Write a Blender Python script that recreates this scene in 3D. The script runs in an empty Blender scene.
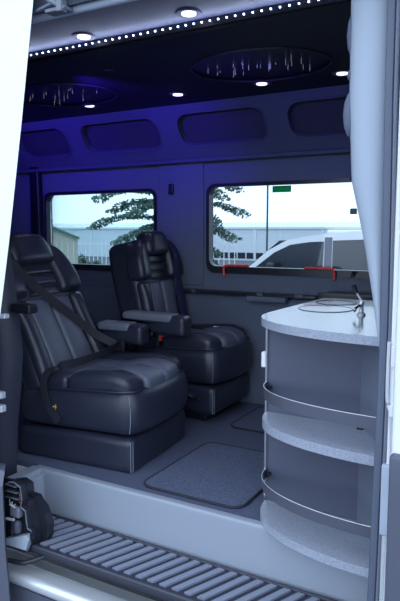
import bpy, bmesh, math, random
from mathutils import Vector, Matrix
from mathutils.geometry import tessellate_polygon
random.seed(7)
S = bpy.context.scene
COL = S.collection
R = math.radians
pi = math.pi

# ------------------------------------------------------------------ materials
def mat(name, col, rough=.5, metal=0, col2=None, scale=40, bump=0, bscale=200, spec=.5, coat=0, emis=None, estr=0, kind='noise', c0=.4, c1=.6, coatr=.05, sheen=0):
    m = bpy.data.materials.new(name); m.use_nodes = True
    nt = m.node_tree; b = nt.nodes['Principled BSDF']
    b.inputs['Base Color'].default_value = (*col, 1)
    b.inputs['Roughness'].default_value = rough
    b.inputs['Metallic'].default_value = metal
    b.inputs['Specular IOR Level'].default_value = spec
    b.inputs['Coat Weight'].default_value = coat
    b.inputs['Coat Roughness'].default_value = coatr
    b.inputs['Sheen Weight'].default_value = sheen
    tc = nt.nodes.new('ShaderNodeTexCoord')
    if col2:
        if kind == 'voronoi':
            t = nt.nodes.new('ShaderNodeTexVoronoi'); out = t.outputs['Color']
            sp = nt.nodes.new('ShaderNodeSeparateColor'); nt.links.new(out, sp.inputs[0]); out = sp.outputs[0]
        else:
            t = nt.nodes.new('ShaderNodeTexNoise'); t.inputs['Detail'].default_value = 4; out = t.outputs['Fac']
        t.inputs['Scale'].default_value = scale
        nt.links.new(tc.outputs['Object'], t.inputs['Vector'])
        r = nt.nodes.new('ShaderNodeValToRGB')
        r.color_ramp.elements[0].position = c0; r.color_ramp.elements[1].position = c1
        r.color_ramp.elements[0].color = (*col, 1); r.color_ramp.elements[1].color = (*col2, 1)
        nt.links.new(out, r.inputs[0]); nt.links.new(r.outputs[0], b.inputs['Base Color'])
    if bump:
        n = nt.nodes.new('ShaderNodeTexNoise'); n.inputs['Scale'].default_value = bscale; n.inputs['Detail'].default_value = 3
        nt.links.new(tc.outputs['Object'], n.inputs['Vector'])
        bp = nt.nodes.new('ShaderNodeBump'); bp.inputs['Strength'].default_value = bump; bp.inputs['Distance'].default_value = .004
        nt.links.new(n.outputs['Fac'], bp.inputs['Height']); nt.links.new(bp.outputs[0], b.inputs['Normal'])
    if emis:
        b.inputs['Emission Color'].default_value = (*emis, 1); b.inputs['Emission Strength'].default_value = estr
    return m

M = {}
M['leather'] = mat('black_leather', (.026, .030, .054), .30, bump=.25, bscale=260, spec=.55)
M['leather2'] = mat('charcoal_leather', (.105, .12, .175), .38, bump=.25, bscale=260, spec=.55)
M['armgrey'] = mat('grey_arm_leather', (.17, .19, .25), .5, bump=.2, bscale=260)
M['stitch'] = mat('grey_thread', (.28, .30, .36), .7)
M['plastic'] = mat('black_plastic', (.014, .016, .026), .4)
M['plastic_s'] = mat('satin_black_plastic', (.02, .022, .034), .28)
M['belt'] = mat('charcoal_webbing', (.022, .024, .038), .6, bump=.3, bscale=500)
M['belt_blue'] = mat('navy_webbing', (.025, .03, .11), .6)
M['red'] = mat('red_plastic', (.85, .08, .07), .4)
M['redglow'] = mat('red_button', (.8, .04, .03), .4)
M['wall'] = mat('grey_wall_fabric', (.12, .145, .215), .9, bump=.3, bscale=300, col2=(.14, .165, .24), scale=300)
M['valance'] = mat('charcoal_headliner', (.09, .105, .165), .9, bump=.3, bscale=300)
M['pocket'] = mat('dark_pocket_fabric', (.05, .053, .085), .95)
M['ceiling'] = mat('black_ceiling_panel', (.010, .011, .020), .5, spec=.25)
M['soffit'] = mat('slate_headliner', (.065, .072, .11), .5, bump=.2, bscale=300)
M['star'] = mat('gloss_black_panel', (.006, .006, .012), .3, spec=.3)
M['carpet'] = mat('slate_carpet', (.06, .072, .125), .95, col2=(.14, .17, .29), scale=190, bump=1, bscale=400, c0=.35, c1=.65)
M['matc'] = mat('floor_mat_carpet', (.065, .078, .135), .95, col2=(.155, .188, .31), scale=170, bump=1, bscale=350, c0=.35, c1=.65)
M['binding'] = mat('black_mat_binding', (.02, .022, .036), .8)
M['riser'] = mat('light_grey_moulding', (.31, .35, .43), .45, bump=.08, bscale=250)
M['step'] = mat('dark_rubber_step', (.035, .038, .062), .5)
M['rib'] = mat('grey_step_rib', (.22, .245, .33), .4)
M['alu'] = mat('brushed_aluminium', (.70, .74, .80), .35, metal=.45)
M['chrome'] = mat('chrome', (.8, .82, .86), .12, metal=1)
M['white'] = mat('white_paint', (.86, .88, .90), .3, coat=.5)
M['whiteplastic'] = mat('white_plastic', (.8, .82, .85), .4)
M['pillar'] = mat('pale_grey_trim', (.40, .46, .56), .65, bump=.15, bscale=40)
M['rubber'] = mat('dark_door_seal', (.035, .04, .068), .5)
M['seal_grey'] = mat('grey_door_seal', (.10, .12, .18), .5)
M['clad'] = mat('grey_cladding', (.09, .10, .145), .55)
M['speckle'] = mat('speckled_grey_laminate', (.22, .24, .31), .38, col2=(.40, .44, .54), scale=520, kind='voronoi', c0=0, c1=.9)
M['counter'] = mat('polished_speckled_laminate', (.15, .17, .22), .2, col2=(.28, .31, .39), scale=520, kind='voronoi', c0=0, c1=.9, coat=.3, coatr=.03)
M['cabinet'] = mat('slate_cabinet_panel', (.085, .094, .145), .42)
M['cab2'] = mat('light_slate_panel', (.15, .17, .23), .5)
M['rail'] = mat('dark_steel_band', (.13, .14, .19), .42, metal=.5)
M['asphalt'] = mat('asphalt', (.055, .060, .075), .9, col2=(.16, .17, .20), scale=120, bump=.8, bscale=150, c0=.35, c1=.7)
M['sticker'] = mat('green_sticker', (.01, .26, .11), .5)
M['yellow'] = mat('yellow_tag', (.75, .5, .08), .5)
M['lamp'] = mat('downlight_lens', (1, 1, 1), .4, emis=(.78, .72, 1), estr=1.3)
M['led'] = mat('led_white', (1, 1, 1), .4, emis=(.45, .55, 1), estr=6)
M['fibre'] = mat('fibre_light', (1, 1, 1), .4, emis=(.85, .9, 1), estr=.3)
M['blueled'] = mat('blue_cove_led', (.1, .1, 1), .4, emis=(.07, .03, 1), estr=22)
M['warehouse'] = mat('pale_blue_cladding', (.62, .70, .74), .7)
M['whroof'] = mat('pale_roof', (.7, .76, .8), .6)
M['shedwall'] = mat('cream_siding', (.62, .60, .48), .7)
M['shedroof'] = mat('green_metal_roof', (.07, .21, .17), .5)
M['fence'] = mat('white_fence_paint', (.8, .84, .85), .5)
M['leaf'] = mat('conifer_foliage', (.06, .13, .10), .8, col2=(.16, .25, .19), scale=8)
M['bark'] = mat('bark', (.06, .055, .05), .9)
M['bush'] = mat('shrub_foliage', (.06, .12, .09), .8, col2=(.14, .2, .15), scale=6)
M['suvglass'] = mat('dark_car_glass', (.02, .03, .045), .12, spec=.3)
M['pole'] = mat('dark_pole', (.05, .06, .08), .5)
M['tyre'] = mat('tyre', (.02, .02, .024), .8)

def sticker(name, c):
    m = bpy.data.materials.new(name); m.use_nodes = True; nt = m.node_tree; b = nt.nodes['Principled BSDF']
    b.inputs['Base Color'].default_value = (*c, 1); b.inputs['Roughness'].default_value = .6
    t = nt.nodes.new('ShaderNodeBsdfTranslucent'); t.inputs[0].default_value = (*c, 1)
    mx = nt.nodes.new('ShaderNodeMixShader'); mx.inputs[0].default_value = .7
    nt.links.new(b.outputs[0], mx.inputs[1]); nt.links.new(t.outputs[0], mx.inputs[2]); nt.links.new(mx.outputs[0], nt.nodes['Material Output'].inputs[0]); return m
M['sticker'] = sticker('green_sticker_film', (.03, .55, .25))
def glass(name, tint):
    m = bpy.data.materials.new(name); m.use_nodes = True; nt = m.node_tree
    for n in list(nt.nodes): nt.nodes.remove(n)
    o = nt.nodes.new('ShaderNodeOutputMaterial'); mx = nt.nodes.new('ShaderNodeMixShader')
    t = nt.nodes.new('ShaderNodeBsdfTransparent'); g = nt.nodes.new('ShaderNodeBsdfGlossy')
    t.inputs[0].default_value = (*tint, 1); g.inputs['Roughness'].default_value = .02
    f = nt.nodes.new('ShaderNodeFresnel'); f.inputs[0].default_value = 1.45
    nt.links.new(f.outputs[0], mx.inputs[0]); nt.links.new(t.outputs[0], mx.inputs[1]); nt.links.new(g.outputs[0], mx.inputs[2])
    nt.links.new(mx.outputs[0], o.inputs[0]); return m
M['glass_rear'] = glass('teal_tinted_glass', (.74, .84, .87))
M['glass_mid'] = glass('clear_tinted_glass', (.80, .84, .87))

# ------------------------------------------------------------------ object helpers
def mesh(name, vf, m, parent=None, smooth=True, loc=None):
    v, f = vf
    me = bpy.data.meshes.new(name); me.from_pydata([tuple(p) for p in v], [], f); me.update()
    bm = bmesh.new(); bm.from_mesh(me); bmesh.ops.remove_doubles(bm, verts=bm.verts, dist=1e-6)
    bmesh.ops.recalc_face_normals(bm, faces=bm.faces); bm.to_mesh(me); bm.free()
    if smooth:
        try: me.shade_smooth()
        except Exception: pass
        me.set_sharp_from_angle(angle=R(38))
    me.materials.append(m)
    o = bpy.data.objects.new(name, me); COL.objects.link(o)
    if parent: o.parent = parent
    if loc: o.location = loc
    return o
def tag(o, label=None, cat=None, group=None, kind=None):
    if label: o['label'] = label
    if cat: o['category'] = cat
    if group: o['group'] = group
    if kind: o['kind'] = kind
    return o
def struct(o, label=None, cat=None):
    return tag(o, label, cat, kind='structure')
def empty(name, loc=(0, 0, 0), rz=0):
    o = bpy.data.objects.new(name, None); COL.objects.link(o); o.location = loc; o.rotation_euler = (0, 0, rz); o.empty_display_size = .1
    return o
def join(*vfs):
    V, Fc = [], []
    for v, f in vfs:
        n = len(V); V += [tuple(p) for p in v]; Fc += [tuple(i + n for i in q) for q in f]
    return V, Fc
def xf(vf, fn): return [fn(*p) for p in vf[0]], vf[1]
def move(vf, d): return [(p[0] + d[0], p[1] + d[1], p[2] + d[2]) for p in vf[0]], vf[1]
def box(x0, x1, y0, y1, z0, z1):
    v = [(x, y, z) for x in (x0, x1) for y in (y0, y1) for z in (z0, z1)]
    return v, [(0, 1, 3, 2), (4, 6, 7, 5), (0, 4, 5, 1), (2, 3, 7, 6), (0, 2, 6, 4), (1, 5, 7, 3)]
def rbox(x0, x1, y0, y1, z0, z1, r=.02, seg=4, mid=6, deform=None):
    c = [(x0 + x1) / 2, (y0 + y1) / 2, (z0 + z1) / 2]; h = [(x1 - x0) / 2, (y1 - y0) / 2, (z1 - z0) / 2]
    r = min(r, min(h) * .999)
    def samp(hh):
        s = [-hh + r * (1 - math.cos(k / seg * pi / 2)) * 1.0 for k in range(seg)]
        i = hh - r
        mm = [-i + 2 * i * k / mid for k in range(mid + 1)]
        return s + mm + [-q for q in reversed(s)]
    T = [samp(q) for q in h]; V = []; Fc = []
    for ax in range(3):
        a, b = (ax + 1) % 3, (ax + 2) % 3
        for sg in (-1, 1):
            n0 = len(V); na, nb = len(T[a]), len(T[b])
            for i in range(na):
                for j in range(nb):
                    p = [0, 0, 0]; p[ax] = sg * h[ax]; p[a] = T[a][i]; p[b] = T[b][j]
                    q = [max(-(h[k] - r), min(h[k] - r, p[k])) for k in range(3)]
                    d = [p[k] - q[k] for k in range(3)]; L = math.sqrt(sum(t * t for t in d)) or 1
                    V.append(tuple(c[k] + q[k] + r * d[k] / L for k in range(3)))
            for i in range(na - 1):
                for j in range(nb - 1):
                    k = n0 + i * nb + j
                    Fc.append((k, k + 1, k + nb + 1, k + nb))
    if deform: V = [deform(*p) for p in V]
    return V, Fc
def tube(pts, r, n=10, closed=False, ry=None, up=(0, 0, 1)):
    """round (or flattened, ry) section swept along points"""
    P = [Vector(p) for p in pts]; V = []; Fc = []; N = len(P); rr = r if isinstance(r, (list, tuple)) else [r] * N
    for i in range(N):
        if closed: t = (P[(i + 1) % N] - P[i - 1])
        else: t = P[min(i + 1, N - 1)] - P[max(i - 1, 0)]
        t.normalize(); u = Vector(up)
        if abs(t.dot(u)) > .98: u = Vector((0, 1, 0)) if abs(t.y) < .9 else Vector((1, 0, 0))
        s = t.cross(u).normalized(); w = s.cross(t).normalized()
        for k in range(n):
            a = 2 * pi * k / n
            V.append(P[i] + s * math.cos(a) * rr[i] + w * math.sin(a) * (ry if ry else rr[i]))
    for i in range(N if closed else N - 1):
        for k in range(n):
            a = i * n + k; b = i * n + (k + 1) % n; c = ((i + 1) % N) * n + (k + 1) % n; d = ((i + 1) % N) * n + k
            Fc.append((a, b, c, d))
    if not closed:
        Fc.append(tuple(range(n))); Fc.append(tuple((N - 1) * n + k for k in range(n)))
    return V, Fc
def catmull(pts, n=8):
    P = [Vector(p) for p in pts]; P = [P[0] * 2 - P[1]] + P + [P[-1] * 2 - P[-2]]; out = []
    for i in range(1, len(P) - 2):
        for k in range(n):
            t = k / n
            out.append(.5 * ((2 * P[i]) + (-P[i - 1] + P[i + 1]) * t + (2 * P[i - 1] - 5 * P[i] + 4 * P[i + 1] - P[i + 2]) * t * t + (-P[i - 1] + 3 * P[i] - 3 * P[i + 1] + P[i + 2]) * t ** 3))
    out.append(P[-2]); return [tuple(p) for p in out]
def ribbon(pts, side, w, th=.003):
    """strap: rectangular section, 'side' is a list of width directions (one per point) or one vector"""
    P = [Vector(p) for p in pts]; V = []; Fc = []; N = len(P)
    for i in range(N):
        t = (P[min(i + 1, N - 1)] - P[max(i - 1, 0)]).normalized()
        s = Vector(side[i] if isinstance(side[0], (list, tuple, Vector)) else side)
        s = (s - t * s.dot(t)).normalized(); n = t.cross(s)
        for a, b in ((-1, -1), (1, -1), (1, 1), (-1, 1)): V.append(P[i] + s * a * w / 2 + n * b * th / 2)
    for i in range(N - 1):
        for k in range(4): Fc.append((i * 4 + k, i * 4 + (k + 1) % 4, (i + 1) * 4 + (k + 1) % 4, (i + 1) * 4 + k))
    Fc += [(0, 1, 2, 3), tuple((N - 1) * 4 + k for k in range(4))]
    return V, Fc
def lathe(prof, n=28, c=(0, 0, 0)):
    V = []; Fc = []; L = len(prof)
    for i in range(n):
        a = 2 * pi * i / n
        for r, z in prof: V.append((c[0] + r * math.cos(a), c[1] + r * math.sin(a), c[2] + z))
    for i in range(n):
        for j in range(L - 1): Fc.append((i * L + j, ((i + 1) % n) * L + j, ((i + 1) % n) * L + j + 1, i * L + j + 1))
    if prof[0][0] > 0: Fc.append(tuple(i * L for i in range(n)))
    if prof[-1][0] > 0: Fc.append(tuple(i * L + L - 1 for i in range(n)))
    return V, Fc
def rrect(x0, x1, y0, y1, r, n=7):
    P = []
    for cx, cy, a0 in ((x1 - r, y1 - r, 0), (x0 + r, y1 - r, 90), (x0 + r, y0 + r, 180), (x1 - r, y0 + r, 270)):
        for k in range(n + 1):
            a = R(a0 + 90 * k / n); P.append((cx + r * math.cos(a), cy + r * math.sin(a)))
    return P
def ell(cx, cy, a, b, n=40): return [(cx + a * math.cos(2 * pi * k / n), cy + b * math.sin(2 * pi * k / n)) for k in range(n)]
def plate(outer, holes, t0, t1, fn):
    """flat plate with holes; fn(u,v,t)->xyz, t0..t1 thickness"""
    loops = [outer] + list(holes); pts = [p for l in loops for p in l]; n = len(pts)
    tris = tessellate_polygon([[Vector((p[0], p[1], 0)) for p in l] for l in loops])
    V = [fn(p[0], p[1], t0) for p in pts] + [fn(p[0], p[1], t1) for p in pts]
    Fc = [tuple(t) for t in tris] + [tuple(i + n for i in t) for t in tris]
    k = 0
    for l in loops:
        m = len(l)
        for i in range(m): a = k + i; b = k + (i + 1) % m; Fc.append((a, b, b + n, a + n))
        k += m
    return V, Fc
XZ = lambda u, v, t: (u, t, v)
XY = lambda u, v, t: (u, v, t)

# ------------------------------------------------------------------ van shell
WY = 1.46        # inner face of the far side wall
W1 = (-3.575, -2.505, .885, 1.478); W2 = (-2.065, -.86, .905, 1.492)
far = plate([(-4.6, -.02), (.9, -.02), (.9, 1.74), (-4.6, 1.74)], [rrect(*W1, .06), rrect(*W2, .06)], WY, WY + .07, XZ)
struct(mesh('wall_far', far, M['wall'], smooth=False), 'grey fabric side wall with the two windows', 'wall')
def window(name, W, gm, label):
    w = struct(empty(name, ((W[0] + W[1]) / 2, WY, W[2])), label, 'window'); ox, oz = w.location.x, W[2]
    f = lambda u, v, t: (u - ox, t, v - oz)
    e = .022
    mesh('window_gasket', plate(rrect(W[0] - .012, W[1] + .012, W[2] - .012, W[3] + .012, .065), [rrect(W[0] + e * .5, W[1] - e * .5, W[2] + .036, W[3] - e * .5, .055)], -.012, .035, f), M['plastic_s'], w)
    mesh('window_pane', plate(rrect(W[0] + .002, W[1] - .002, W[2] + .002, W[3] - .002, .058), [], .040, .046, f), gm, w)
    return w
w1 = window('window_1', W1, M['glass_rear'], 'rear side window with teal tint beside the back of the chairs')
w2 = window('window_2', W2, M['glass_mid'], 'long side window with green sticker and red release handles')
ox, oz = w2.location.x, W2[2]
for sx, x in ((-1, -1.93), (1, -1.155)):
    d = -sx
    pts = catmull([(x - ox, -.022, -.025), (x - ox, -.03, .026), (x + d * .02 - ox, -.034, .042), (x + d * .07 - ox, -.034, .044), (x + d * .19 - ox, -.034, .045)], 6)
    pts = [(p[0], p[1], p[2]) for p in pts]
    h = mesh('release_handle', tube(pts, .0085, 8), M['red'], w2); h['label'] = 'red emergency release handle'
mesh('exit_sticker', box(-1.605 - ox, -1.475 - ox, .037, .0388, .530, .572), M['sticker'], w2, False)['label'] = 'green sticker at the top edge of the glass'
for zz, xx in ((.60, -1.05), (.40, -1.045)):
    mesh('window_clip', rbox(xx - ox - .02, xx - ox + .02, -.035, -.012, zz - .02, zz + .015, .006), M['plastic_s'], w2)
mesh('clasp', tube([(-1.045 - ox, -.03, .0), (-1.03 - ox, -.05, .03)], .009), M['chrome'], w2)

# floor, walls beyond the frame
struct(mesh('floor', plate([(-4.6, WY), (-4.6, -.085), (.9, -.085), (.9, WY)], [], -.03, 0, XY), M['carpet'], smooth=False), 'slate blue carpeted van floor', 'floor')
struct(mesh('wall_rear_blocker', box(-4.66, -4.6, -.42, WY, -.03, 2.1), M['valance'], smooth=False), 'unseen dark rear wall added to control the light', 'wall')  # unseen end wall, put in to control the light inside
struct(mesh('wall_front_blocker', box(.9, .96, -.42, WY, -.03, 2.1), M['valance'], smooth=False), 'unseen dark forward partition added to control the light', 'wall')  # unseen partition added forward to limit light in the van
# sloping upper wall with four recesses
Lz0, Lz1, Ly0, Ly1 = 1.665, 2.02, 1.43, 1.19
def slope(u, v, t):  # v 0..1 along slope, t outwards behind
    d = Vector((0, Lz1 - Lz0, Ly0 - Ly1)).normalized()
    return (u, Ly0 + (Ly1 - Ly0) * v + d.y * t, Lz0 + (Lz1 - Lz0) * v + d.z * t)
def hole(x0, x1): return [(p[0], p[1] / .4285) for p in rrect(x0, x1, .105, .342, .09)]
HO = [(-4.42, -3.75), (-3.70, -3.18), (-3.04, -2.36), (-2.21, -1.57), (-1.425, -.78), (-.62, .1)]
va = struct(mesh('wall_valance', plate([(-4.6, 0), (.9, 0), (.9, 1), (-4.6, 1)], [hole(*h) for h in HO], 0, .05, slope), M['valance']), 'sloping charcoal headliner band with rounded recesses above the windows', 'wall')
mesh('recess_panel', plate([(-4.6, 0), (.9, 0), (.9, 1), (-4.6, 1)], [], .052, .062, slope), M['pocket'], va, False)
mesh('valance_lip', rbox(-4.6, .9, 1.395, 1.46, 1.650, 1.678, .012, 3, 30), M['valance'], va)
for a, b in HO[1:5]:
    pts = [slope(p[0], p[1], -.002) for p in hole(a, b)]
    mesh('recess_trim', tube(pts, .007, 6, True), M['valance'], va)
# wall trim: seam pillar between the windows, coat hook
struct(mesh('trim_1', rbox(-2.47, -2.10, WY - .014, WY + .002, .80, 1.70, .012, 3, 4), M['wall']), 'grey padded panel between the two windows', 'trim')
struct(mesh('trim_2', rbox(-3.70, -3.60, WY - .06, WY + .002, .02, 1.70, .02, 3, 4), M['plastic']), 'dark upright trim at the rear of the left window', 'trim')
struct(mesh('wall_lower_panel', rbox(-4.5, .9, WY - .022, WY + .002, .01, .745, .01, 3, 8), M['wall']), 'grey lower side wall panel', 'wall')
hk = tag(mesh('coat_hook', join(rbox(-2.375, -2.335, 1.425, 1.447, 1.44, 1.515, .008), rbox(-2.365, -2.345, 1.405, 1.43, 1.445, 1.462, .005)), M['plastic']), 'small black coat hook on the grey panel between the windows', 'hook')
# ceiling
struct(mesh('ceiling', plate([(-4.6, .0), (.9, .0), (.9, 1.215), (-4.6, 1.215)],
     [ell(-1.30, .60, .36, .30), ell(-2.62, .62, .36, .30), ell(.1, .6, .3, .3)], 2.0, 2.045, XY), M['ceiling'], smooth=False), 'dark glossy centre ceiling panel', 'ceiling')
struct(mesh('ceiling_soffit', plate([(-4.6, -.42), (.9, -.42), (.9, .01), (-4.6, .01)], [], 2.045, 2.075, XY), M['soffit'], smooth=False), 'slate headliner strip above the doorway', 'ceiling')
struct(mesh('ceiling_roof', box(-4.7, 1, -.47, WY + .3, 2.16, 2.20), M['white'], smooth=False), 'white van roof', 'ceiling')
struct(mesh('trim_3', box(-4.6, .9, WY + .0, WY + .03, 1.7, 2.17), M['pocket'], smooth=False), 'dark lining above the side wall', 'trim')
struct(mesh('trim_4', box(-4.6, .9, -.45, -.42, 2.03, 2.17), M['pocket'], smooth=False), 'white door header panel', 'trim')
struct(mesh('trim_5', tube([(-4.6, -.405, 2.025), (.9, -.405, 2.025)], .016, 14, ry=.02), M['pillar']), 'pale rounded door header moulding', 'trim')
for cx, cy, lab, n in ((-1.30, .60, 'oval gloss black star ceiling panel above the window side chair, nearer the counter', 26), (-2.62, .62, 'oval gloss black star ceiling panel at the rear, left in the photo', 20)):
    st = tag(empty('star_panel', (cx, cy, 2.0)), lab, 'ceiling panel', 'oval star light panels in the ceiling')
    mesh('panel_disc', plate(ell(0, 0, .355, .295), [], .006, .03, XY), M['star'], st)
    mesh('panel_rim', tube([(p[0], p[1], -.001) for p in ell(0, 0, .355, .295, 60)], .006, 6, True), M['plastic_s'], st)
    for k in range(n):
        a = (k + .5) / n; x = -.26 + .50 * a + random.uniform(-.02, .02); y = random.uniform(-.10, .12)
        L = random.uniform(.004, .034)
        mesh('fibre_strand', tube([(x, y, .006), (x, y, .002 - L)], .00045, 5), M['fibre'], st)
def downlight(x, y, z, lab):
    d = tag(empty('downlight', (x, y, z)), lab, 'ceiling light', 'round recessed downlights')
    mesh('bezel', lathe([(.032, .002), (.034, -.002), (.046, -.005), (.053, -.004), (.055, .001)]), M['clad'], d)
    mesh('lens', lathe([(.0, -.009), (.016, -.009), (.0295, -.006), (.0300, .001)]), M['lamp'], d)
    l = bpy.data.lights.new('downlight_glow', 'SPOT'); l.energy = 1.6; l.color = (.8, .8, 1); l.spot_size = R(110); l.spot_blend = .6; l.shadow_soft_size = .03
    o = bpy.data.objects.new('downlight_lamp', l); COL.objects.link(o); o.parent = d; o.location = (0, 0, -.012)
downlight(-1.295, -.10, 2.045, 'round chrome downlight in the headliner strip over the doorway, the right of the pair')
downlight(-1.85, -.08, 2.045, 'round chrome downlight in the headliner strip over the doorway, the left of the pair')
for x, lab in ((-2.67, 'round downlight in the far ceiling row, leftmost beside the rear star panel'), (-1.99, 'round downlight in the far ceiling row, second from the left'),
               (-1.441, 'round downlight in the far ceiling row, third from the left below the bright star panel'), (-.985, 'round downlight in the far ceiling row, rightmost beside the pale pillar trim')):
    downlight(x, .94, 2.0, lab)
# LED strip along the edge of the centre panel
ls = tag(empty('led_strip', (-1.5, -.012, 2.022)), 'row of small white light dots along the edge of the dark ceiling panel', 'light strip')
mesh('strip_base', box(-1.0, 1.1, -.004, .011, -.010, .022), M['plastic'], ls, False)
x = -.96
while x < .98:
    mesh('led_diode', rbox(x - .003, x + .003, -.009, -.004, .006, .012, .001, 1, 1), M['led'], ls); x += .038
# unseen blue spots added below the ceiling to throw the valance's blue glow
bl = tag(mesh('cove_light', box(-3.2, -1.3, .004, .03, 1.989, 1.9995), M['blueled'], smooth=False), 'blue accent light strip under the ceiling edge', 'light strip')
bpy.data.objects.remove(bl)
def blue(loc, tgt, e, sx, sy):
    l = bpy.data.lights.new('blue_accent', 'AREA'); l.energy = e; l.color = (.10, .03, 1); l.shape = 'RECTANGLE'; l.size = sx; l.size_y = sy
    o = bpy.data.objects.new('blue_accent_light', l); COL.objects.link(o); o.location = loc
    o.rotation_euler = (Vector(tgt) - Vector(loc)).to_track_quat('-Z', 'Y').to_euler(); return o
def bluespot(loc, tgt, e, size):
    l = bpy.data.lights.new('blue_accent', 'SPOT'); l.energy = e; l.color = (.09, .03, 1); l.spot_size = R(size); l.spot_blend = 1; l.shadow_soft_size = .05
    o = bpy.data.objects.new('blue_accent_light', l); COL.objects.link(o); o.location = loc
    o.rotation_euler = (Vector(tgt) - Vector(loc)).to_track_quat('-Z', 'Y').to_euler(); return o
bluespot((-2.2, .25, 1.93), (-2.35, 1.35, 1.87), 32, 78)
bluespot((-1.3, .25, 1.93), (-1.4, 1.35, 1.85), 6, 75)
bluespot((-3.1, .25, 1.93), (-3.3, 1.35, 1.85), 30, 78)
bluespot((-3.3, .2, 1.9), (-3.6, 1.4, 1.2), 3, 70)
l = bpy.data.lights.new('led_strip_glow', 'AREA'); l.energy = .8; l.color = (.55, .65, 1); l.shape = 'RECTANGLE'; l.size = 1.9; l.size_y = .01
o = bpy.data.objects.new('led_strip_lamp', l); COL.objects.link(o); o.location = (-1.45, -.024, 2.018); o.rotation_euler = Vector((0, -.75, .65)).to_track_quat('-Z', 'Y').to_euler()
sp = tag(mesh('ceiling_speaker', lathe([(0, -.004), (.022, -.006), (.03, 0)], 20, (-1.99, .27, 1.999)), M['plastic_s']), 'small round black button in the dark ceiling near the doorway', 'ceiling fitting')

# ------------------------------------------------------------------ step well
struct(mesh('trim_6', rbox(-2.20, .9, -.125, -.080, -.27, .004, .012, 4, 20), M['riser']), 'light grey riser of the entry step', 'trim')
struct(mesh('trim_7', join(rbox(-2.22, -2.145, -.50, -.10, -.27, .004, .012), tube([(-2.165, -.14, -.26), (-2.165, -.14, -.02)], .045, 16)), M['riser']), 'light grey end wall of the step well', 'trim')
struct(mesh('trim_8', box(-2.3, .9, -.395, -.07, -.255, -.232), M['step'], smooth=False), 'dark step well floor', 'trim')
sp = tag(empty('step_plate', (-1.2, -.258, -.231)), 'black rubber entry step with slanted grey ribs', 'step')
mesh('tread', rbox(-.975, 1.6, -.16, .112, .0, .022, .01, 3, 10), M['step'], sp)
mesh('tread_rim', tube([(p[0], p[1], .023) for p in rrect(-.97, 1.595, -.155, .107, .05)], .0085, 6, True), M['step'], sp)
k = 0; xx = -.935
while xx < 1.45:
    v = [(xx, -.130), (xx + .029, -.130), (xx + .029 + .092, .088), (xx + .092, .088)]
    mesh('tread_rib', plate(v, [], .018, .031, XY), M['rib'], sp, False); xx += .058
sill = tag(mesh('door_sill', join(rbox(-2.6, .9, -.455, -.345, -.405, -.343, .028, 8, 12), rbox(-2.6, .9, -.35, -.25, -.40, -.385, .005, 3, 12)), M['alu']), 'silver door sill along the foot of the step', 'sill'); sill['kind'] = 'structure'
struct(mesh('trim_9', box(-3.0, .9, -.44, -.34, -.52, -.41), M['clad'], smooth=False), 'dark lower rocker panel', 'trim')

# ------------------------------------------------------------------ doorway: right pillar
Z = [-.30, 0, .3, .55, .8, .95, 1.13, 1.35, 1.6, 1.8, 2.04]
def strip(zs, left, right, yf, yb, nm, m, lab, r=.3, par=None):
    """upright shaped panel: rounded front between left(z) and right(z)"""
    V = []; Fc = []; n = 12
    for z, a, b in zip(zs, left, right):
        for k in range(n):
            t = k / (n - 1); bulge = math.sin(pi * t) ** .45
            V.append((a + (b - a) * t, yb + (yf - yb) * bulge, z))
        V.append((b, yb + .03, z)); V.append((a, yb + .03, z))
    q = n + 2
    for i in range(len(zs) - 1):
        for k in range(q): Fc.append((i * q + k, i * q + (k + 1) % q, (i + 1) * q + (k + 1) % q, (i + 1) * q + k))
    Fc += [tuple(range(q)), tuple((len(zs) - 1) * q + k for k in range(q))]
    return mesh(nm, (V, Fc), m, par)
pil = strip([.30, .70, .80, .95, 1.13, 1.35, 1.6, 1.8, 2.04], [-.455, -.46, -.468, -.494, -.530, -.583, -.598, -.600, -.602], [-.445] * 9, -.30, -.24, 'trim_10', M['pillar'], '')
struct(pil, 'broad pale grey padded pillar trim on the right of the doorway', 'trim')
for z0, z1, xx in ((1.735, 1.90, -.604), (1.665, 1.72, -.600), (1.49, 1.645, -.610)):
    V, Fc = lathe([(0, -1), (.5, -.86), (.86, -.5), (1, 0), (.86, .5), (.5, .86), (0, 1)], 20)
    mesh('pillar_pad', ([(xx + .02 + p[0] * .028, -.235 + p[1] * .035, (z0 + z1) / 2 + p[2] * (z1 - z0) / 2) for p in V], Fc), M['wall'], pil)  # darker wall colour on the bumps paints in their shading
def bar(pts, w, d, nm, m, par=None):
    """upright bar through (x,y,z) points, w along x, d along y"""
    V = []; Fc = []
    for x, y, z in pts:
        for k in range(12):
            a = 2 * pi * k / 12; ca, sa = math.cos(a), math.sin(a)
            V.append((x + w / 2 * math.copysign(abs(ca) ** .6, ca), y + d / 2 * math.copysign(abs(sa) ** .6, sa), z))
    for i in range(len(pts) - 1):
        for k in range(12): Fc.append((i * 12 + k, i * 12 + (k + 1) % 12, (i + 1) * 12 + (k + 1) % 12, (i + 1) * 12 + k))
    Fc += [tuple(range(12)), tuple((len(pts) - 1) * 12 + k for k in range(12))]
    return mesh(nm, (V, Fc), m, par)
sx = [(-.455, -.31, -.40), (-.452, -.31, -.06), (-.449, -.31, .12), (-.447, -.31, .3), (-.444, -.31, .47), (-.442, -.31, .64), (-.441, -.31, .77), (-.441, -.31, .97), (-.445, -.31, 1.28), (-.450, -.31, 1.59), (-.452, -.31, 2.06)]
struct(bar(sx, .030, .05, 'trim_11', M['seal_grey']), 'dark rubber seal down the right door pillar', 'trim')
struct(bar([(x + .020, y - .005, z) for x, y, z in sx], .014, .04, 'trim_12', M['cab2']), 'outer rubber lip of the right door pillar', 'trim')
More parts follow.
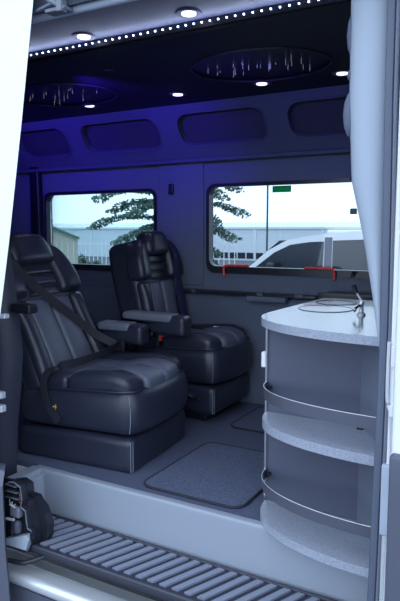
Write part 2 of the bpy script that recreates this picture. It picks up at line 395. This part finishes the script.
fr = struct(mesh('trim_13', rbox(-.420, -.365, -.335, -.28, -.42, 2.1, .012, 3, 10), M['white']), 'pale painted door frame with latch recess', 'trim')
mesh('latch_recess', tube(catmull([(-.421, -.338, .84), (-.421, -.338, .66), (-.407, -.34, .60), (-.402, -.34, .48), (-.407, -.34, .34), (-.415, -.338, .28), (-.418, -.338, -.1)], 6), .006, 8), M['alu'], fr)
mesh('striker_plate', rbox(-.412, -.388, -.350, -.330, .76, .83, .004), M['whiteplastic'], fr)
mesh('striker_plate', rbox(-.412, -.388, -.350, -.330, .60, .64, .004), M['whiteplastic'], fr)
mesh('latch_pad', rbox(-.430, -.398, -.350, -.325, .20, .44, .008), M['pillar'], fr)
mesh('frame_bolt', lathe([(0, .008), (.010, .006), (.012, 0)], 14), M['chrome'], fr, loc=(-.425, -.336, -.07)).rotation_euler = (R(90), 0, 0)
struct(mesh('wall_exterior_front', rbox(-.385, 1.2, -.44, -.34, -.45, 2.15, .02), M['white']), 'white van side ahead of the doorway', 'wall')
struct(mesh('trim_14', rbox(-.380, 1.0, -.475, -.435, .0, .52, .01), M['clad']), 'dark grey side moulding ahead of the doorway', 'trim')

# ------------------------------------------------------------------ doorway: left side, open sliding door, seal, latch arm
dz = [(-.5, .10), (-.5, .73), (-.5, 1.149), (-.5, 1.62), (-.5, 2.30)]
ex = [-2.025, -1.985, -1.905, -1.79, -1.862]
ex = [-2.060, -2.000, -1.908, -1.815, -1.690]
V = []; Fc = []
for (y, z), e in zip(dz, ex):
    V += [(-4.7, y, z), (e, y, z), (e - .05, y + .035, z), (-4.7, y + .05, z)]
for i in range(len(dz) - 1):
    for k in range(4): Fc.append((i * 4 + k, i * 4 + (k + 1) % 4, (i + 1) * 4 + (k + 1) % 4, (i + 1) * 4 + k))
Fc += [(0, 1, 2, 3), tuple(16 + k for k in range(4))]
door = struct(mesh('door_1', (V, Fc), M['white'], smooth=False), 'white open sliding door at the left edge', 'door')
V = []
for y, z, e in ((-.53, -.50, -1.945), (-.53, -.18, -1.968), (-.53, .10, -1.97), (-.50, .155, -1.985)):
    V += [(-4.7, y, z), (e, y, z), (e - .06, y + .06, z), (-4.7, y + .06, z)]
Fc = [(i * 4 + k, i * 4 + (k + 1) % 4, (i + 1) * 4 + (k + 1) % 4, (i + 1) * 4 + k) for i in range(3) for k in range(4)] + [(0, 1, 2, 3), (12, 13, 14, 15)]
mesh('door_cladding', (V, Fc), M['clad'], door, False)['label'] = 'dark grey lower cladding'
mesh('door_striker', rbox(-2.02, -1.985, -.47, -.44, .815, .835, .005), M['alu'], door)
for z in (.46, .40): mesh('door_striker', rbox(-2.06, -2.025, -.47, -.44, z, z + .03, .005), M['alu'], door)
cp = strip([-.3, 0, .25, .42, .6, .8, 1.0, 1.2, 1.5, 1.8, 2.04], [-2.50] * 11, [-2.275, -2.265, -2.245, -2.215, -2.195, -2.215, -2.245, -2.27, -2.25, -2.21, -2.17], -.30, -.20, 'trim_15', M['rubber'], '')
struct(cp, 'dark rear pillar trim and seal at the left of the doorway', 'trim')
mesh('seal_lip', tube(catmull([(-2.27, -.30, -.25), (-2.27, -.30, .2), (-2.24, -.305, .42), (-2.225, -.305, .7), (-2.24, -.305, .95), (-2.26, -.305, 1.2)], 8), .010, 8), M['plastic_s'], cp)
mesh('belt_guide', rbox(-2.20, -2.075, -.24, -.18, .80, .845, .01), M['plastic'], cp)
# latch arm at foot of door
la = tag(empty('door_roller_arm', (-2.035, -.40, -.29)), 'black plastic roller arm with open latch at the lower left of the doorway', 'latch')
prof = [(-.101, .304), (-.074, .324), (-.009, .342), (.034, .328), (.038, .281), (.082, .281), (.099, .257), (.123, .239), (.156, .167), (.148, .103), (.102, .034), (.0, -.004), (-.117, -.001)]
def ysh(v, y0, y1, par=la, m='plastic_s', nm='arm_housing'): return mesh(nm, plate(v, [], y0, y1, XZ), M[m], par)
ysh(prof, .04, .08)
ysh([(-.10, .31), (.0, .335), (.035, .32), (.036, .28), (.075, .27), (.095, .20), (.118, .16), (.12, .09), (.08, .035), (-.10, .02)], .0, .041, nm='arm_cover')
edge = [(.0, .362), (.035, .368), (.072, .353), (.078, .298), (.070, .262), (.098, .250), (.102, .203), (.108, .172), (.130, .166), (.124, .111), (.104, .068), (-.07, .062)]
ysh(edge + [(-.07, .362)], -.012, .0, m='plastic', nm='latch_plate')
mesh('latch_edge', tube([(a, -.036, b) for a, b in edge], .0035, 6), M['armgrey'], la)
mesh('latch_flange', plate([(a, b) for a, b in edge] + [(a - .006, b - .004) for a, b in reversed(edge)], [], -.036, -.010, XZ), M['plastic_s'], la)
for k in range(6): mesh('cooling_fin', rbox(-.03, .040 + .003 * k, -.034, -.010, .342 - .014 * k, .347 - .014 * k, .002, 2, 2), M['armgrey'] if k % 2 == 0 else M['plastic'], la)
mesh('latch_body', rbox(.005, .065, -.045, -.008, .205, .255, .012), M['armgrey'], la)
mesh('latch_claw', rbox(.0, .055, -.045, -.008, .125, .19, .018), M['clad'], la)
mesh('latch_pin', tube([(.03, -.050, .215), (.025, -.050, .13)], .008), M['plastic'], la)
mesh('latch_bolt', tube([(.0, -.055, .20), (.045, -.055, .205)], .007), M['alu'], la)
mesh('latch_bolt', tube([(.02, -.052, .27), (.055, -.052, .262)], .005), M['alu'], la)
mesh('latch_spring', tube([(.01 + .004 * k, -.045 + .006 * math.cos(k * 1.6), .285 - .002 * k + .006 * math.sin(k * 1.6)) for k in range(12)], .0018, 5), M['alu'], la)
mesh('wire', tube(catmull([(.058, -.03, .32), (.066, -.035, .30), (.062, -.035, .285), (.068, -.03, .27)], 5), .0015, 5), M['red'], la)
mesh('roller_tray', plate([(-.019, .097), (.100, .140), (.118, .12), (.100, .072), (-.021, .066)], [], -.045, -.005, XZ), M['pillar'], la)
mesh('bolt_head', lathe([(0, .006), (.007, .005), (.009, 0)], 14, (0, 0, 0)), M['chrome'], la, loc=(.11, .036, .09)).rotation_euler = (R(90), 0, 0)
mesh('hook_bar', tube(catmull([(-.10, -.06, .005), (.06, -.055, .01), (.12, -.03, .02), (.16, .02, .035)], 6), .011, 10), M['plastic_s'], la)
# header track and bracket
ht = tag(empty('door_track', (-1.66, -.44, 2.04)), 'silver roller track and bracket above the doorway, upper left', 'track')
mesh('track_rail', tube([(-.3, -.0, -.005), (2.2, -.0, -.005)], .010, 8), M['armgrey'], ht)
mesh('track_bracket', join(rbox(-.05, .05, -.03, .02, -.035, -.020, .004), tube([(-.09, -.03, -.02), (.08, -.03, .012)], .006, 8), tube([(-.03, -.035, .01), (.05, -.03, -.035)], .008, 8), rbox(.02, .045, -.045, -.01, -.045, -.0, .004)), M['armgrey'], ht)

# ------------------------------------------------------------------ captain chairs
def seat(loc, W, rec, ped, hx, label, arm_side, belt, th=.15, rz=0, vs=1, bl=.31, bw=1, hw=1):
    t = tag(empty('captain_chair', loc, rz), label, 'chair', 'leather captain chairs')
    h = W / 2; s = W / .60; P = ped
    if ped > .01: mesh('pedestal', rbox(-.24, .22, -h * .7, h * .7, 0, P + .02, .01), M['plastic'], t)
    bs = mesh('seat_base', rbox(-bl, .31, -h, h, P, P + .175, .034, 4, 10, lambda x, y, z: (x, y, z - .05 * max(0, -x) * (z - P) / .2)), M['leather'], t)
    for e in (-.007, .007):
        mesh('base_stitch', tube([(.3045 + (e * .3), -h + .012 + e, P + .01), (.3045 + (e * .3), -h + .012 + e, P + .165)], .0016, 5), M['stitch'], bs)
    # cushion body with a bulging front
    def cd(x, y, z):
        k = (z - P - .17) / .23
        b = .018 * math.sin(pi * max(0, min(1, k)))
        x2 = x + (b + .03 * (1 - (y / h) ** 2) - .035 * abs(y / h) ** 4) * max(0, x) / .3
        y2 = y * (1 + b * .8 / h * min(1, 1.4 - abs(x) * .5))
        return (x2, y2, z + (.05 * x if z > P + .3 else .02 * x))
    cb = mesh('cushion', rbox(-bl + .02, .325, -h - .002, h + .002, P + .178, P + .405, .055, 5, 12, cd), M['leather'], t)
    zt = P + .398
    loop = [cd(q[0], q[1], zt - .005) for q in rrect(-bl + .025, .323, -h + .001, h - .001, .055, 6)]
    loop = [p for p in loop]
    mesh('piping', tube(loop, .005, 6, True), M['leather'], cb)
    mesh('cushion_stitch', tube([cd(.318, -h + .012, P + .20 + k * .0195) for k in range(10)], .0018, 5), M['stitch'], cb)
    # upper pads
    def pad(nm, x0, x1, y0, y1, zz, m, r=.03, rise=0):
        def d(x, y, z):
            u = (x - (x0 + x1) / 2) / ((x1 - x0) / 2); v = (y - (y0 + y1) / 2) / ((y1 - y0) / 2)
            top = 1 if z > zt + .005 else 0
            z2 = z + top * (.014 * (1 - u * u) * (1 - v * v) + rise * (x - x0) / (x1 - x0))
            if x > .2: z2 -= 2.2 * (x - .2) ** 2; 
            x2 = x + (.03 * (1 - (y / h) ** 2) - .035 * abs(y / h) ** 4) * max(0, x) / .3
            return (x2, y, z2 + .05 * x + .012 * max(0, 1 - abs(x - .18) / .2))
        return mesh(nm, rbox(x0, x1, y0, y1, zt - .03, zt + zz + .034, r, 4, 8, d), m, t)
    iy = .175 * s
    pad('side_bolster', -.26, -.075, -h + .006, -iy, .026, M['leather'])
    pad('side_bolster', -.07, .305, -h + .006, -iy, .034, M['leather'])
    pad('side_bolster', -.26, .305, iy, h - .006, .034, M['leather'])
    for a, b in ((-iy + .003, -.003), (.003, iy - .003)):
        pad('cushion_panel', -.24, .03, a, b, .018, M['leather2'], .02)
        pad('cushion_panel', .035, .312, a, b, .030, M['leather2'], .025)
    # backrest in slanted frame
    cr, sr = math.cos(rec), math.sin(rec); hz = P + .40
    T = lambda u, v, w: (hx - v * vs * sr + w * cr, u, hz + v * vs * cr + w * sr)
    def bp(nm, u0, u1, v0, v1, w0, w1, m, r=.03, fn=None, par=t, seg=5, mid=8):
        def d(x, y, z):   # x=u y=v z=w
            if fn: x, y, z = fn(x, y, z)
            return T(x * s * bw, y, z)
        return mesh(nm, rbox(u0, u1, v0, v1, w0, w1, r, seg, mid, d), m, par)
    def sh(x, y, z):      # shoulders narrower, gentle waist
        k = max(0, (y - .52) / .28); q = 1 - .22 * k ** 2.2 - .05 * math.sin(pi * max(0, min(1, y / .55)))
        return (x * q, y, z - .02 * k * k)
    bk = bp('backrest', -.275, .275, -.04, .79, -th, .0, M['leather'], .055, sh, mid=14)
    def bul(u0, u1, v0, v1, amt):
        def f(x, y, z):
            x2, y2, z2 = sh(x, y, z)
            a = (x - (u0 + u1) / 2) / ((u1 - u0) / 2); b = (y - (v0 + v1) / 2) / ((v1 - v0) / 2)
            if z > 0: z2 += amt * max(0, 1 - a * a) * max(0, 1 - b ** 4)
            return (x2, y2, z2)
        return f
    for sg in (-1, 1):
        a, b = sorted((sg * .178, sg * .276))
        bb = bp('back_bolster', a, b, -.01, .465, -.03, .03, M['leather'], .028, bul(a, b, -.01, .465, .014))
        mesh('bolster_stitch', tube([T(s * bw * sh(sg * .186, v, 0)[0], v, .034) for v in [.02 + .045 * k for k in range(10)]], .0015, 5), M['stitch'], bb)
        a, b = sorted((sg * .004, sg * .172))
        bp('back_panel', a, b, -.01, .46, -.03, .014, M['leather2'], .024, bul(a, b, -.01, .46, .016))
        a, b = sorted((sg * .128, sg * .285))
        def wg(x, y, z, sg=sg, a=a, b=b):
            x2, y2, z2 = bul(a, b, .47, .79, .012)(x, y, z)
            if z > 0: z2 += .02 * (abs(x) - .12) / .15
            return (x2, y2 - .05 * max(0, (abs(x) - .22)) / .06 * max(0, (y - .65)) / .15, z2)
        wb = bp('back_wing', a, b, .472, .79, -.08, .035, M['leather'], .04, wg)
    for k in range(3):
        bp('slot_panel', -.125, .125, .472 + k * .066, .532 + k * .066, -.03, .006 + .004 * k, M['leather'] if k % 2 else M['plastic_s'], .014, None, seg=3, mid=4)
    hr = bp('headrest', -.135 * hw, .135 * hw, .655, .850, -.075, .055, M['leather'], .05, lambda x, y, z: (x * (1 - .25 * max(0, (y - .75)) / .1), y, z + .012 * (1 - (x / .135) ** 2)))
    # armrest
    ya = arm_side * (h + .065)
    az = P + .515 if arm_side > 0 else P + .50
    x0, x1 = (-.33, .005) if arm_side > 0 else (-.30, .175)
    def ad(x, y, z):
        k = max(0, min(1, (x - x0) / (x1 - x0)))
        return (x, y, z if z > az + .05 else z + (.03 * (1 - k)))
    ab = mesh('armrest', rbox(x0, x1, ya - .055, ya + .055, az - .015, az + .115, .03, 5, 8, ad), M['leather'], t)
    mesh('armrest_pad', rbox(x0 + .02, x1 - .085, ya - .0575, ya + .0575, az + .065, az + .121, .022, 4, 6), M['armgrey'], ab)['label'] = 'grey leather armrest top'
    mesh('armrest_pivot', rbox(x0 - .01, x0 + .07, ya - .035, ya + .03, P + .36, az + .03, .02), M['plastic'], t)
    return t, T, h, P
# near chair
t, T, h, P = seat((-2.035, .312, 0), .61, R(27), 0, -.222, 'black leather captain chair with fastened diagonal belt, nearest the doorway', 1, True, rz=R(4.6), bl=.40, bw=1.10, hw=1.22)
path = catmull([T(-.30, .70, -.02), T(-.25, .66, .065), T(-.1, .50, .05), T(.08, .32, .05), T(.20, .18, .06), (-.135, h - .01, .50)], 8)
mesh('shoulder_belt', ribbon(path, (.3, .62, .75), .048), M['belt'], t)
path = catmull([(-.135, h - .01, .515), (-.10, .14, .510), (-.085, -.04, .505), (-.105, -.18, .498), (-.16, -h + .01, .485), (-.195, -h - .022, .42), (-.17, -h - .026, .31), (-.10, -h - .030, .225)], 8)
mesh('lap_belt', ribbon(path, [(.2, .15, .95)] * 30 + [(1, 0, .2)] * (len(path) - 30), .046), M['belt'], t)
mesh('belt_tag', join(box(-.135, -.112, -h - .029, -h - .026, .296, .303), box(-.12, -.117, -h - .029, -h - .026, .285, .312)), M['yellow'], t, False)['label'] = 'small yellow tag'
mesh('belt_buckle', rbox(-.155, -.10, h - .02, h + .0, .47, .535, .008), M['plastic'], t)
# rear chair by the window
t, T, h, P = seat((-2.02, 1.145, 0), .53, R(12), .065, -.165, 'black leather captain chair by the side wall with its belt hanging straight', -1, False, th=.22, vs=.86, bw=1.04)
path = catmull([T(.20, .72, -.03), T(.16, .70, .045), T(.135, .62, .075), T(.13, .45, .055), T(.13, .25, .05), T(.14, .02, .06)], 8)
mesh('shoulder_belt', ribbon(path, (0, 1, 0), .048), M['belt_blue'], t)
mesh('belt_guide', rbox(*[-.245 - .12, -.245 - .05], .07, .17, 1.10, 1.15, .012), M['plastic'], t)
bk = mesh('belt_buckle', rbox(-.12, -.07, -h - .02, -h + .015, .46, .535, .008), M['plastic'], t)
mesh('buckle_button', rbox(-.069, -.060, -h - .018, -h + .012, .498, .530, .004), M['redglow'], bk)['label'] = 'red release button'
mesh('recline_knob', lathe([(0, .016), (.014, .014), (.016, 0)], 16), M['chrome'], t, loc=(.14, -h - .002, .17)).rotation_euler = (R(90), 0, 0)
mesh('recline_lever', rbox(.17, .21, -h - .018, -h + .002, .155, .17, .005), M['plastic_s'], t)
tag(mesh('folded_tissue', rbox(-1.905, -1.865, 1.235, 1.255, .548, .556, .003), M['whiteplastic']), 'tiny pale tag lying on the seat of the chair by the wall', 'tag')

# ------------------------------------------------------------------ floor mats
def fmat(x0, x1, y0, y1, lab):
    o = tag(empty('floor_mat', ((x0 + x1) / 2, (y0 + y1) / 2, 0)), lab, 'mat', 'carpet floor mats')
    a, b = (x1 - x0) / 2, (y1 - y0) / 2
    mesh('mat_pile', plate(rrect(-a, a, -b, b, .06), [], .001, .010, XY), M['matc'], o)
    mesh('mat_binding', tube([(p[0], p[1], .007) for p in rrect(-a, a, -b, b, .06)], .006, 6, True), M['binding'], o)
fmat(-1.60, -1.08, -.045, .62, 'slate carpet floor mat in front of the near chair')
fmat(-1.63, -1.10, .92, 1.40, 'slate carpet floor mat in front of the chair by the wall')

# ------------------------------------------------------------------ wall ledges
ld = tag(empty('wall_ledge', (-1.75, 1.40, .755)), 'long dark narrow ledge on the side wall under the window', 'ledge')
mesh('ledge_board', rbox(-.52, .50, -.03, .045, .0, .022, .006, 3, 8), M['plastic_s'], ld)
mesh('ledge_tray', rbox(.02, .30, -.035, .035, -.035, .002, .010, 3, 5), M['wall'], ld)
for a, b in ((.10, .14), (.36, .42), (-.40, -.37)): mesh('ledge_hinge', rbox(a, b, -.038, -.025, .004, .028, .003), M['clad'], ld)
tag(mesh('folding_shelf', join(rbox(-1.17, -.70, 1.22, 1.44, .772, .812, .008), rbox(-1.18, -.70, 1.205, 1.225, .776, .820, .005)), M['plastic_s']), 'black folded shelf on the side wall behind the counter', 'shelf')

# ------------------------------------------------------------------ galley cabinet
gc = tag(empty('galley_cabinet', (-.65, .35, 0)), 'slate galley cabinet with rounded open shelves and steel guard rails beside the doorway', 'cabinet')
GX, GY = -.65, .35
def outline(a, b, cy=.15, back=.12, xr=-.452, n=24):
    """quarter-round shelf plan, local to cabinet"""
    P = []
    for k in range(n + 1):
        q = pi / 2 * k / n
        P.append((xr - a * math.cos(q) ** .92 - GX, cy - b * math.sin(q) ** .92 - GY))
    return P + [(xr - GX, back - GY), (xr - a - GX, back - GY)] if back > cy + .001 else P + [(xr - GX, cy - GY)]
def local(vf): return move(vf, (-GX, -GY, 0))
mesh('cabinet_body', local(rbox(-1.000, -.32, .055, .83, .002, .80, .006, 2, 3)), M['cabinet'], gc)
mesh('back_panel', local(box(-.996, -.56, .038, .0545, .02, .80)), M['cabinet'], gc, False)
V = plate([(-.59, .04), (-.452, -.10), (-.452, -.16), (-.467, -.16), (-.605, .04)], [], .02, .80, XY)
mesh('side_return', local(V), M['cab2'], gc, False)
mesh('edge_trim', local(box(-1.002, -.994, .028, .056, .02, .80)), M['chrome'], gc, False)
mesh('door_catch', local(rbox(-1.018, -.998, .02, .05, .62, .685, .004)), M['whiteplastic'], gc)
def shelf(a, b, z0, z1, cy=.04):
    return mesh('shelf', plate([(p[0], p[1]) for p in outline(a, b, cy, .04)], [], z0, z1, XY), M['speckle'], gc)
shelf(.546, .325, .005, .038); shelf(.546, .295, .392, .428)
def railz(a, b, z0, z1, zl):
    P = outline(a, b, .04, .04)[:-1]; n = len(P); V = []; Fc = []
    for i, (x, y) in enumerate(P):
        nx, ny = (x - (-.452 - GX)), (y - (.04 - GY)); L = math.hypot(nx, ny); nx /= L; ny /= L
        dzz = 0
        for ww, zz in ((0, z0), (0, z1), (-.004, z1), (-.004, z0)): V.append((x + nx * ww, y + ny * ww, zz + dzz))
    for i in range(n - 1):
        for k in range(4): Fc.append((i * 4 + k, i * 4 + (k + 1) % 4, (i + 1) * 4 + (k + 1) % 4, (i + 1) * 4 + k))
    Fc += [(0, 1, 2, 3), tuple((n - 1) * 4 + k for k in range(4))]
    g = mesh('guard_rail', (V, Fc), M['rail'], gc)
    mesh('rail_lip', tube([(V[i * 4 + 1][0], V[i * 4 + 1][1], z1) for i in range(n)], .0013, 6), M['alu'], g)
    mesh('rail_bracket', join(rbox(-.990 - GX, -.972 - GX, .01 - GY, .038 - GY, (z0 + z1) / 2 - .006, (z0 + z1) / 2 + .006, .003)), M['plastic'], g)
    mesh('rail_bracket', rbox(-.53 - GX, -.50 - GX, -.155 - GY, -.235 - GY + .05, z0 - .02, z0 + .02, .004) if False else rbox(-.545 - GX, -.52 - GX, -.235 - GY, -.215 - GY, z0 - .012, z1 - .02, .004), M['plastic'], g)
railz(.544, .285, .515, .56, 0); railz(.544, .31, .140, .182, 0)
# worktop
ct = tag(empty('countertop', (GX, GY, .80)), 'glossy speckled grey countertop with a rounded corner on the galley cabinet', 'countertop')
P = []
for k in range(25):
    q = pi / 2 * k / 24; P.append((-.452 - .598 * math.cos(q) ** .9 - GX, .17 - .39 * math.sin(q) ** .9 - GY))
P += [(-.452 - GX, .12 - GY), (-.33 - GX, .14 - GY), (-.33 - GX, .84 - GY), (-1.02 - GX, .84 - GY)]
mesh('worktop', plate(P, [], .002, .032, XY), M['counter'], ct)
mesh('edge_band', plate(P, [], .0, .0315, lambda u, v, t: (u * 1.004, v * 1.004 if v < 0 else v, t)), M['speckle'], ct)
# sink ring, tap
sk = tag(empty('sink_cover', (-.87, .40, .8325)), 'round flush sink cover with a thin rim in the countertop, nearer the doorway', 'sink cover')
mesh('cover_disc', lathe([(0, .001), (.118, .001), (.118, 0)], 48), M['counter'], sk); mesh('cover_rim', tube([(p[0], p[1], .001) for p in ell(0, 0, .12, .12, 48)], .0016, 6, True), M['armgrey'], sk)
tag(mesh('hob_ring', tube([(p[0], p[1], .8335) for p in ell(-.90, .66, .10, .10, 40)], .0016, 6, True), M['armgrey']), 'thin round ring set in the countertop behind the sink cover', 'ring')
fc = tag(empty('tap', (-.672, .27, .832)), 'small chrome lever tap with black knob on the countertop', 'tap')
mesh('tap_base', lathe([(.018, 0), (.018, .006), (.010, .014), (.009, .04), (.012, .05), (.010, .062), (0, .064)], 20), M['alu'], fc)
mesh('tap_lever', tube([(0, 0, .06), (-.022, .0, .095)], .0045, 8), M['alu'], fc)
mesh('tap_knob', tube([(-.021, 0, .093), (-.030, 0, .108), (-.036, 0, .122), (-.038, 0, .127)], [.007, .010, .0125, .008], 10), M['plastic_s'], fc)
mesh('tap_spout', tube(catmull([(0, 0, .03), (.0, -.02, .045), (-.005, -.06, .04), (-.01, -.075, .025)], 5), .006, 8), M['chrome'], fc)

# ------------------------------------------------------------------ outside
GZ = -.75
struct(mesh('ground', plate([(-140, -20), (60, -20), (60, 140), (-140, 140)], [], GZ - .1, GZ, XY), M['asphalt'], smooth=False), 'asphalt car park surface', 'ground')
# warehouse
wh = tag(empty('warehouse', (-25, 33, GZ)), 'long pale blue warehouse with a low roof across the car park', 'building')
mesh('warehouse_wall', box(-45, 25, 0, 14, 0, 2.0), M['warehouse'], wh, False)
mesh('warehouse_roof', join(box(-45.2, 25.2, -.1, 14.3, 2.0, 2.12), plate([(0, 2.12), (14, 2.12), (7, 2.5)], [], -44, 24, lambda u, v, t: (t, u, v))), M['whroof'], wh, False)
for k in range(12):
    mesh('window', box(5.2 + k * .62, 5.72 + k * .62, -.03, .02, .12, .50), M['suvglass'], wh, False)
for k in range(16):
    mesh('wall_rib', box(-44 + k * 4.4, -43.85 + k * 4.4, -.06, 0, 0, 2.0), M['whroof'], wh, False)
# shed
sh_ = tag(empty('shed', (-12.08, 10.55, GZ), R(41)), 'cream sided shed with green sloping roof seen through the rear window', 'building')
mesh('shed_wall', plate([(-1.6, 0), (.70, 0), (.70, 1.69), (-.42, 2.15), (-1.6, 2.63)], [], 0, 2.5, XZ), M['shedwall'], sh_, False)
for k in range(14): mesh('siding_batten', box(-1.5 + k * .16, -1.48 + k * .16, -.02, 0, 0, 1.6), M['fence'], sh_, False)
mesh('shed_roof', plate([(-1.8, 2.72), (.75, 1.67), (.75, 1.735), (-1.8, 2.80)], [], -.12, 2.6, XZ), M['shedroof'], sh_, False)
# fence
fe = tag(empty('picket_fence', (-13, 16, GZ)), 'white open picket fence behind the shrubs', 'fence')
mesh('fence_rail', join(box(-4, 4, -.02, .02, 1.40, 1.45), box(-4, 4, -.02, .02, .25, .30)), M['fence'], fe, False)
for k in range(40): mesh('picket', box(-3.9 + k * .2, -3.87 + k * .2, -.035, -.02, .05, 1.55), M['fence'], fe, False)
# shrubs
def leafball(cx, cy, cz, rx, ry, rz, n, sz, rnd):
    V = []; Fc = []
    for _ in range(n):
        u = rnd.uniform(-1, 1); a = rnd.uniform(0, 2 * pi); r = rnd.uniform(.55, 1) ; q = math.sqrt(1 - u * u)
        p = Vector((cx + rx * r * q * math.cos(a), cy + ry * r * q * math.sin(a), cz + rz * r * u))
        d1 = Vector([rnd.gauss(0, 1) for _ in range(3)]).normalized() * sz; d2 = Vector([rnd.gauss(0, 1) for _ in range(3)]).normalized() * sz * .5
        n0 = len(V); V += [p - d1, p + d2, p + d1, p - d2]; Fc.append((n0, n0 + 1, n0 + 2, n0 + 3))
    return V, Fc
rnd = random.Random(3)
for k, (x, y, hh, lab) in enumerate([(-14.4, 14.3, 1.1, 'green shrub in front of the picket fence, left of the row'), (-13.35, 13.9, .9, 'green shrub in front of the picket fence, middle of the row'), (-12.3, 14.2, 1.1, 'green shrub in front of the picket fence, right of the row')]):
    s = tag(empty('shrub', (x, y, GZ)), lab, 'shrub', 'shrubs by the fence')
    mesh('foliage', leafball(0, 0, hh * .55, .42, .4, hh * .45, 700, .07, rnd), M['bush'], s, False)
    mesh('stem', tube([(0, 0, 0), (0, 0, hh * .5)], .03, 6), M['bark'], s)
# conifer
tr = tag(empty('conifer', (-9.25, 12.3, GZ)), 'tall conifer with drooping open branches behind the wall between the windows', 'tree')
mesh('trunk', tube([(0, 0, 0), (0, 0, 5.2)], [.14, .03], 10), M['bark'], tr)
V, Fc = [], []; BR = []
for k in range(44):
    z = 1.15 + k * .088; L = (2.15 - abs(z - 2.6) * .35) * rnd.uniform(.6, 1.05); a = k * 2.4 + rnd.uniform(-.3, .3)
    dx, dy = math.cos(a), math.sin(a)
    pts = catmull([(0, 0, z), (dx * L * .4, dy * L * .4, z + .10), (dx * L * .75, dy * L * .75, z + .05), (dx * L, dy * L, z - .18)], 5)
    BR.append(tube(pts, [.035 - .030 * i / (len(pts) - 1) for i in range(len(pts))], 5))
    for i in range(3, len(pts)):
        p = pts[i]
        V2 = leafball(p[0], p[1], p[2], .26, .26, .085, 32, .065, rnd); n0 = len(V); V += V2[0]; Fc += [tuple(q + n0 for q in f) for f in V2[1]]
mesh('branches', join(*BR), M['bark'], tr); mesh('foliage', (V, Fc), M['leaf'], tr, False)
tag(mesh('lamp_pole', lathe([(.045, 0), (.045, .3), (.028, .32), (.022, 5)], 12, (-6.63, 13, GZ)), M['pole']), 'thin dark pole standing behind the white vehicle', 'pole')
# SUV
su = tag(empty('sport_utility_vehicle', (-3.9, 9.0, GZ)), 'white sport utility vehicle parked outside the long window', 'car')
def sv(u, v, t): return (u, t, v)
body = [(-2.75, .35), (-2.8, .75), (-2.7, .95), (-2.3, 1.0), (-1.45, 1.06), (2.35, 1.08), (2.4, .9), (2.38, .4), (1.95, .32), (1.85, .60), (1.5, .75), (1.15, .60), (1.05, .32), (-1.35, .32), (-1.45, .60), (-1.8, .75), (-2.15, .60), (-2.25, .32)]
cab = [(-1.62, 1.0), (-1.45, 1.16), (-1.0, 1.53), (-.58, 1.75), (-.1, 1.83), (.7, 1.92), (1.7, 1.92), (2.15, 1.80), (2.36, 1.05)]
def narrow(amt): return lambda u, v, t: (u, t if True else t, v)
mesh('body', plate(body, [], 0, 1.9, sv), M['white'], su)
mesh('cabin', plate(cab, [], .06, 1.84, sv), M['white'], su)
mesh('roof', rbox(.2, 2.15, .10, 1.80, 1.87, 1.945, .035), M['white'], su)
def sw(pts, nm='side_window', m='suvglass'): return mesh(nm, plate(pts, [], .045, .062, sv), M[m], su, False)
g1 = [(-1.32, 1.09), (-1.25, 1.20), (-.86, 1.49), (-.52, 1.65), (-.1, 1.71), (.16, 1.72), (.14, 1.09)]
sw(g1); sw([(.33, 1.09), (.34, 1.74), (1.10, 1.77), (1.07, 1.09)]); sw([(1.16, 1.09), (1.18, 1.77), (1.9, 1.75), (2.1, 1.10)])
sw([(.17, 1.09), (.18, 1.80), (.32, 1.80), (.31, 1.09)], 'centre_pillar', 'clad')
mesh('windscreen', plate([(.12, -.02), (1.72, -.02), (1.62, .62), (.22, .62)], [], 0, .02, lambda u, v, t: (-1.50 + v * 1.10 - .01, u + .03, 1.12 + v * .92 + .02 + t)), M['suvglass'], su, False)
mesh('mirror', rbox(-.93, -.76, -.20, .02, 1.16, 1.30, .04), M['plastic_s'], su)
mesh('roof_rail', tube([(.3, .14, 1.965), (2.0, .14, 1.98)], .016, 8), M['alu'], su)
for x in (.11, 1.08): mesh('door_line', box(x - .006, x + .006, -.004, .002, .45, 1.06), M['plastic'], su, False)
mesh('door_handle', rbox(-.16, .02, -.03, .01, .88, .92, .01), M['chrome'], su); mesh('door_handle', rbox(.82, 1.0, -.03, .01, .89, .93, .01), M['chrome'], su)
for x in (-1.8, 1.5):
    for y in (.02, 1.62):
        wv = lathe([(.0, 0), (.36, 0), (.38, .03), (.38, .22), (.36, .26), (0, .26)], 28)
        w = mesh('wheel', xf(wv, lambda a, b, c: (a, c, b)), M['tyre'], su, loc=(x, y, .38))
        mesh('hubcap', xf(lathe([(0, -.01), (.20, -.012), (.24, 0), (.24, .262), (0, .27)], 24), lambda a, b, c: (a, c, b)), M['alu'], w)
mesh('headlamp', rbox(-2.78, -2.5, -.01, .35, .82, 1.0, .03), M['chrome'], su)

# ------------------------------------------------------------------ world, lights, camera
w = bpy.data.worlds.new('World'); S.world = w; w.use_nodes = True
bg = w.node_tree.nodes['Background']; bg.inputs[0].default_value = (.68, .82, 1, 1); bg.inputs[1].default_value = 1.6
cam = bpy.data.cameras.new('camera'); co = bpy.data.objects.new('camera', cam); COL.objects.link(co); S.camera = co
cam.sensor_fit = 'VERTICAL'; cam.sensor_height = 36; cam.lens = 610 / 601 * 36; cam.clip_end = 500
co.location = (0, -2.28, 1.19); co.rotation_euler = (R(90 - 6.6), 0, R(29.7))
S.view_settings.view_transform = 'Standard'; S.view_settings.look = 'None'; S.view_settings.exposure = .62; S.view_settings.gamma = 1
try: S.view_settings.use_curve_mapping = False
except Exception: pass
